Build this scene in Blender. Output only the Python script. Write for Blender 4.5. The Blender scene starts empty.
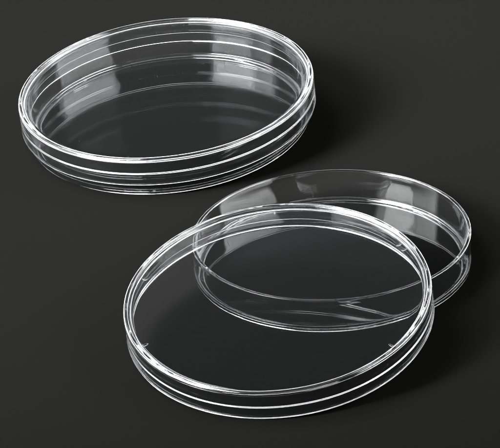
import bpy, bmesh, math, random
from mathutils import Matrix, Vector
random.seed(4)
S = bpy.context.scene
COL = S.collection
MM = 0.001
PI = math.pi

# ------------------------------------------------------------------ materials
def nodes(name):
    m = bpy.data.materials.new(name); m.use_nodes = True
    nt = m.node_tree; nt.nodes.clear()
    out = nt.nodes.new('ShaderNodeOutputMaterial')
    return m, nt, out

def plastic_mat():
    m, nt, out = nodes('clear_polystyrene')
    g = nt.nodes.new('ShaderNodeBsdfGlass')
    g.inputs['Color'].default_value = (0.992, 0.996, 0.998, 1)
    g.inputs['Roughness'].default_value = 0.0
    g.inputs['IOR'].default_value = 1.57
    # faint moulding waviness of injection moulded plastic
    tc = nt.nodes.new('ShaderNodeTexCoord')
    n = nt.nodes.new('ShaderNodeTexNoise'); n.inputs['Scale'].default_value = 85
    n.inputs['Detail'].default_value = 1.5
    b = nt.nodes.new('ShaderNodeBump'); b.inputs['Strength'].default_value = 0.012
    b.inputs['Distance'].default_value = 0.0006
    nt.links.new(tc.outputs['Object'], n.inputs['Vector'])
    nt.links.new(n.outputs['Fac'], b.inputs['Height'])
    nt.links.new(b.outputs['Normal'], g.inputs['Normal'])
    # trace of polystyrene haze, also standing in for light the plastic blocks
    d = nt.nodes.new('ShaderNodeBsdfDiffuse'); d.inputs['Color'].default_value = (0.8, 0.82, 0.84, 1)
    n2 = nt.nodes.new('ShaderNodeTexNoise'); n2.inputs['Scale'].default_value = 1600; n2.inputs['Detail'].default_value = 3
    r2 = nt.nodes.new('ShaderNodeMapRange'); r2.inputs['From Min'].default_value = 0.3; r2.inputs['From Max'].default_value = 0.7
    r2.inputs['To Min'].default_value = HAZE*0.85; r2.inputs['To Max'].default_value = HAZE*1.15
    nt.links.new(tc.outputs['Object'], n2.inputs['Vector']); nt.links.new(n2.outputs['Fac'], r2.inputs['Value'])
    mix = nt.nodes.new('ShaderNodeMixShader')
    nt.links.new(r2.outputs['Result'], mix.inputs['Fac'])
    nt.links.new(g.outputs['BSDF'], mix.inputs[1]); nt.links.new(d.outputs['BSDF'], mix.inputs[2])
    nt.links.new(mix.outputs['Shader'], out.inputs['Surface'])
    return m

def table_mat():
    m, nt, out = nodes('charcoal_card')
    p = nt.nodes.new('ShaderNodeBsdfPrincipled')
    tc = nt.nodes.new('ShaderNodeTexCoord')
    n = nt.nodes.new('ShaderNodeTexNoise'); n.inputs['Scale'].default_value = 900
    n.inputs['Detail'].default_value = 3
    r = nt.nodes.new('ShaderNodeMapRange')
    r.inputs['From Min'].default_value = 0.3; r.inputs['From Max'].default_value = 0.7
    r.inputs['To Min'].default_value = 0.93; r.inputs['To Max'].default_value = 1.07
    mx = nt.nodes.new('ShaderNodeVectorMath'); mx.operation = 'SCALE'
    mx.inputs[0].default_value = TABLE_COL
    nt.links.new(tc.outputs['Object'], n.inputs['Vector'])
    nt.links.new(n.outputs['Fac'], r.inputs['Value'])
    nt.links.new(r.outputs['Result'], mx.inputs['Scale'])
    nt.links.new(mx.outputs['Vector'], p.inputs['Base Color'])
    p.inputs['Roughness'].default_value = 0.6
    p.inputs['Specular IOR Level'].default_value = 0.0
    nt.links.new(p.outputs['BSDF'], out.inputs['Surface'])
    return m

HAZE = 0.0019
FLARE = 0.28
WAVE = 0.028
TABLE_COL = (0.00226, 0.00226, 0.00210)
PLASTIC = plastic_mat()
TABLE = table_mat()

# ------------------------------------------------------------------ geometry helpers
SEG = 288
def arc(cx, cz, r, a0, a1, n=7):
    return [(cx + r*math.cos(math.radians(a0+(a1-a0)*i/n)), cz + r*math.sin(math.radians(a0+(a1-a0)*i/n))) for i in range(n+1)]

def link(name, me, parent):
    o = bpy.data.objects.new(name, me); COL.objects.link(o)
    if parent is not None: o.parent = parent
    return o

def wave(th, z):
    a = WAVE*(math.sin(3*th+.7+.21*z) + .7*math.sin(5*th+2.1-.33*z) + .5*math.sin(11*th+4+.5*z) + .3*math.sin(17*th+1.3-.7*z))
    b = WAVE*(.8*math.sin(2*th+1.9) + .5*math.sin(7*th+.4) + .35*math.sin(13*th+3.3))
    return a, b

def lathe(name, chains, parent, mat, seg=SEG):
    """Turn one or more open profile chains (r, z in mm) about z into one mesh object."""
    bm = bmesh.new()
    for ch in chains:
        rings = []
        for (r, z) in ch:
            if r < 1e-6:
                rings.append([bm.verts.new((0, 0, z*MM))])
            else:
                ring = []
                for i in range(seg):
                    th = 2*PI*i/seg; wr, wz = wave(th, z); k = max(0.0, min(1.0, (r-30)/8))
                    q = (r+wr*k)*MM
                    ring.append(bm.verts.new((q*math.cos(th), q*math.sin(th), (z+wz*k*min(1, z/4))*MM)))
                rings.append(ring)
        for a, b in zip(rings, rings[1:]):
            for i in range(seg):
                j = (i+1) % seg
                if len(a) == 1: f = (a[0], b[j], b[i])
                elif len(b) == 1: f = (a[i], a[j], b[0])
                else: f = (a[i], a[j], b[j], b[i])
                bm.faces.new(f).smooth = True
    me = bpy.data.meshes.new(name); bm.to_mesh(me); bm.free()
    me.materials.append(mat)
    return link(name, me, parent)

def thing(name, label, cat, group, M):
    o = bpy.data.objects.new(name, None); COL.objects.link(o)
    o.empty_display_size = 0.02
    o.matrix_world = M
    o['label'] = label; o['category'] = cat; o['group'] = group
    return o

def nub(name, parent, r, ang, z, size, mat):
    """small moulded bump: a squashed rounded capsule pointing to the axis"""
    bm = bmesh.new()
    bmesh.ops.create_icosphere(bm, subdivisions=3, radius=1.0)
    for v in bm.verts:
        v.co = Vector((v.co.x*size[0]*MM, v.co.y*size[1]*MM, v.co.z*size[2]*MM))
    for f in bm.faces: f.smooth = True
    bmesh.ops.transform(bm, verts=bm.verts, matrix=Matrix.Translation((r*MM*math.cos(ang), r*MM*math.sin(ang), z*MM)) @ Matrix.Rotation(ang, 4, 'Z'))
    me = bpy.data.meshes.new(name); bm.to_mesh(me); bm.free(); me.materials.append(mat)
    return link(name, me, parent)

# ------------------------------------------------------------------ dish and lid
def make_dish(R, h, label, M, group):
    """Shallow round dish; wall, rim and base meet edge to edge so the plastic is one closed body."""
    t, fl = 1.15, 1.1
    root = thing('petri_dish', label, 'petri dish', group, M)
    zs, zr = 3.2, h-1.6
    rb = R-4.0
    # the wall flares slightly towards the rim (mould draft)
    ro = lambda z: R + FLARE*(max(0, min(z, zr-.4)-zs-.4)/(zr-zs-.8))**2 + (FLARE*2/(zr-zs-.8)*(z-zr+.4) if z > zr-.4 else 0)
    zw = [zs, zs+.4] + [zs+.4+(zr-zs-.8)*k/10 for k in range(1, 11)] + [zr]
    # outer foot corner, a fine step where the wall meets the base, as moulded
    base = [[(0, 0.25), (rb*0.5, 0.25), (rb, 0.25), (R-3.4, 0.25)] ]
    foot = [(R-3.4, 0.25), (R-3.0, 0.25)] + arc(R-2.5, 0.3, 0.3, 200, 270, 3) + arc(R-0.72, 0.9, 0.9, 270, 385, 12) + [(R+.06, 1.45), (R+.02, 1.7), (R, 2.0), (R, zs-.4), (R, zs)]
    inner = [(R-t, zs), (R-t, zs-.4)] + arc(R-t-0.9, fl+0.9, 0.9, 0, -90, 9) + [(R-t-1.4, fl), (R-3.4, fl), (rb-1, fl), (rb*0.5, fl), (0, fl)]
    lathe('base', [base[0] + foot[1:], inner], root, PLASTIC)
    lathe('wall', [[(ro(z), z) for z in zw], [(ro(z)-t, z) for z in reversed(zw)]], root, PLASTIC)
    sl = ro(zr)-ro(zr-.4); Ro, Ri = ro(zr)+sl, ro(zr)+sl-t
    lathe('rim', [[(ro(zr), zr), (Ro, zr+.4)] + [(Ro, h-.45)] + arc(Ro-.27, h-.27, .27, 0, 90, 6) + [(Ro-.4, h), (Ri+.4, h)] + arc(Ri+.27, h-.27, .27, 90, 180, 6) + [(Ri, h-.45), (Ri, zr+.4), (ro(zr)-t, zr)]], root, PLASTIC)
    return root

def make_lid(R, h, label, M, group, vents, ri=.22, bead=.10):
    """Overlapping lid: flat top plate, low stacking ring, skirt with an inner ledge."""
    t, pl = 1.1, 1.1
    root = thing('petri_dish_cover', label, 'petri dish lid', group, M)
    zp = h-0.35             # plate surface, inside the raised stacking ring
    zl = h-5.8             # inner ledge
    Ra = R-5.0
    lathe('top_plate', [[(Ra, zp), (Ra*.5, zp), (0, zp)], [(0, zp-pl), (Ra*.5, zp-pl), (Ra, zp-pl)]], root, PLASTIC)
    ring = [(R, h-2.4), (R, h-2.0), (R, h-0.95)] + arc(R-.75, h-.75, .75, 0, 90, 10) + [(R-1.0, h)] + arc(R-1.15, h-.18, .18, 90, 165, 5) + [(R-1.75, zp+.06), (R-2.3, zp), (Ra+.5, zp), (Ra, zp)]
    under = [(Ra, zp-pl), (Ra+.5, zp-pl), (R-t-1.9, zp-pl)] + arc(R-t-1.35, zp-pl-.55, .55, 90, 0, 7)[1:] + [(R-t-.8, h-2.7), (R-t-.8, h-3.1)]
    lathe('stacking_ring', [ring, under], root, PLASTIC)
    r = t/2
    skirt = [(R-t-.8, h-3.1), (R-t-.8, h-3.5)] + [(R-t-.8, zl+.5)] + arc(R-t-.5, zl+.35, .3, 180, 270, 5) + arc(R-t-.3, zl-.25, .3, 90, 0, 5) + [(R-t, zl-.6), (R-t, 1.4), (R-t, .75)] + arc(R-t+ri, ri, ri, 180, 270, 5) + arc(R-.50+bead, .50, .50, 270, 360+bead*150, 10) + [(R+bead*.65, .90), (R+bead*.3, 1.06), (R+bead*.1, 1.2), (R, 1.5), (R, h-2.8), (R, h-2.4)]
    lathe('skirt', [skirt], root, PLASTIC)
    for a in vents:
        nub('vent_rib', root, R-t-2.2, math.radians(a), zp-pl-.45, (1.0, .18, .4), PLASTIC)
    return root

def pose(x, y, z, tx=0, ty=0):
    return Matrix.Translation((x*MM, y*MM, z*MM)) @ Matrix.Rotation(ty, 4, 'Y') @ Matrix.Rotation(tx, 4, 'X')

# closed dish, back left
MA = pose(-24.72, 70.9, 2.4, 0.0420, -0.0452)
dish = make_dish(47.3, 12.8, 'clear plastic dish closed under its lid, standing at the back left of the table', MA, 'clear petri dishes')
make_lid(49.9, 9.7, 'clear round lid fitted flat over the closed dish at the back left', MA @ Matrix.Translation((0, 0, 5.06*MM)), 'clear petri dish lids', (254, 22, 130), ri=.1, bead=0)
for a, q in ((251, .35), (254, .2), (257.5, .22), (263, .3)):
    nub('mould_mark', dish, 47.25, math.radians(a), 1.5, (.12, q*1.6, q), PLASTIC)
# open dish, right
make_dish(42.98, 11.05, 'open clear plastic dish half covered by the lid leaning on it', pose(24.8, -30.4, 0.02), 'clear petri dishes')
# lid leaning on the open dish
make_lid(46.0, 9.35, 'clear round lid tilted against the open dish, its front edge on the dark table', pose(7.1, -74.7, 7.1, 0.1424, -0.0563), 'clear petri dish lids', (88, 27, 23, 318, 201, 157))

# ------------------------------------------------------------------ table
bm = bmesh.new()
N = 40
L = 3.0
vs = [[bm.verts.new((L*(i/N-.5)*2, L*(j/N-.5)*2, 0)) for j in range(N+1)] for i in range(N+1)]
for i in range(N):
    for j in range(N): bm.faces.new((vs[i][j], vs[i+1][j], vs[i+1][j+1], vs[i][j+1]))
me = bpy.data.meshes.new('tabletop'); bm.to_mesh(me); bm.free(); me.materials.append(TABLE)
tab = link('tabletop', me, None); tab['kind'] = 'structure'; tab['label'] = 'smooth dark charcoal table surface under the dishes'

# ------------------------------------------------------------------ camera
e, D, f, roll = 0.4902, 1.037648, 3249.32, -0.0645
pos = Vector((0, -D*math.cos(e), D*math.sin(e)))
fw = -pos.normalized(); rt = Vector((1, 0, 0)); up = rt.cross(fw)
rt, up = math.cos(roll)*rt + math.sin(roll)*up, -math.sin(roll)*rt + math.cos(roll)*up
cam = bpy.data.cameras.new('camera'); co = bpy.data.objects.new('camera', cam); COL.objects.link(co)
M = Matrix((rt, up, -fw)).transposed().to_4x4(); M.translation = pos
co.matrix_world = M
cam.sensor_width = 36; cam.lens = f/500*36
cam.clip_start = 0.05; cam.clip_end = 50
S.camera = co

# ------------------------------------------------------------------ lights
def look(o, loc, tgt):
    loc = Vector(loc); tgt = Vector(tgt)
    o.location = loc; o.rotation_euler = (tgt-loc).to_track_quat('-Z', 'Y').to_euler()

def softbox(name, loc, tgt, sx, sy, power, spread=180, feather=None):
    l = bpy.data.lights.new(name, 'AREA'); l.shape = 'RECTANGLE'; l.size = sx; l.size_y = sy
    l.energy = power; l.spread = math.radians(spread)
    if feather:      # a real softbox is hottest in the middle and falls off to its edges
        l.use_nodes = True; nt = l.node_tree; em = nt.nodes['Emission']
        g = nt.nodes.new('ShaderNodeNewGeometry'); sp = nt.nodes.new('ShaderNodeSeparateXYZ')
        nt.links.new(g.outputs['Parametric'], sp.inputs[0])
        def ramp(sock, pts):
            r = nt.nodes.new('ShaderNodeValToRGB'); nt.links.new(sock, r.inputs['Fac'])
            r.color_ramp.interpolation = 'EASE'
            el = r.color_ramp.elements
            while len(el) < len(pts): el.new(0.5)
            for q, (p, v) in zip(el, pts): q.position = p; q.color = (v, v, v, 1)
            return r.outputs['Color']
        m = nt.nodes.new('ShaderNodeMath'); m.operation = 'MULTIPLY'
        nt.links.new(ramp(sp.outputs['X'], feather[0]), m.inputs[0]); nt.links.new(ramp(sp.outputs['Y'], feather[1]), m.inputs[1])
        nt.links.new(m.outputs[0], em.inputs['Strength'])
    o = bpy.data.objects.new(name, l); COL.objects.link(o); look(o, loc, tgt); return o

def polar(az, el, d):   # azimuth from the camera's side, + to the right
    a, b = math.radians(az), math.radians(el)
    return (d*math.sin(a)*math.cos(b), -d*math.cos(a)*math.cos(b), d*math.sin(b))

FX = [(0.0, 0.0), (0.12, 0.9), (0.88, 0.9), (1.0, 0.0)]
FY = [(0.0, 0.0), (0.5, 1.0), (0.9, 1.0), (1.0, 0.2)]
softbox('softbox_left', polar(-75, 30, 1.2), (0, 0, 0), 1.36, 0.62, 18, feather=(FX, FY))
softbox('softbox_right', polar(75, 30, 1.2), (0, 0, 0), 1.22, 0.62, 66, feather=(FX, FY))
softbox('softbox_top', (-0.50, 0.12, 0.90), (0, 0.03, 0), 0.8, 0.5, 45)
softbox('added_table_light', (-0.54, -0.17, 0.40), (0.04, 0.17, 0), 0.45, 0.4, 10, 34)  # added light: brightens the back of the table, shades right of the dishes
for nm, az, el, wd, ht, pw in (('added_rim_light_front', -4, 5, 1.3, 0.10, 18), ('added_rim_light_right', 122, 8, 1.1, 0.19, 26),
                               ('added_rim_light_back', 180, 8, 1.0, 0.19, 8), ('added_rim_light_left', 238, 8, 1.1, 0.19, 26)):
    softbox(nm, polar(az, el, 0.92), (0, 0, 0.01), wd, ht, pw)  # low lights added all round so the plastic edges show bright lines

W = bpy.data.worlds.new('World'); S.world = W; W.use_nodes = True
W.node_tree.nodes['Background'].inputs['Color'].default_value = (1, 1, 1, 1)
W.node_tree.nodes['Background'].inputs['Strength'].default_value = 0.01

# ------------------------------------------------------------------ render
S.render.engine = 'CYCLES'
c = S.cycles
c.max_bounces = 24; c.transmission_bounces = 24; c.glossy_bounces = 16; c.diffuse_bounces = 3; c.transparent_max_bounces = 24
c.caustics_reflective = False; c.caustics_refractive = False
c.sample_clamp_indirect = 8; c.blur_glossy = 0.0
c.use_denoising = True
c.denoising_input_passes = 'RGB'; c.denoising_prefilter = 'ACCURATE'
S.view_settings.view_transform = 'Standard'; S.view_settings.look = 'None'
S.view_settings.exposure = 0; S.view_settings.gamma = 1
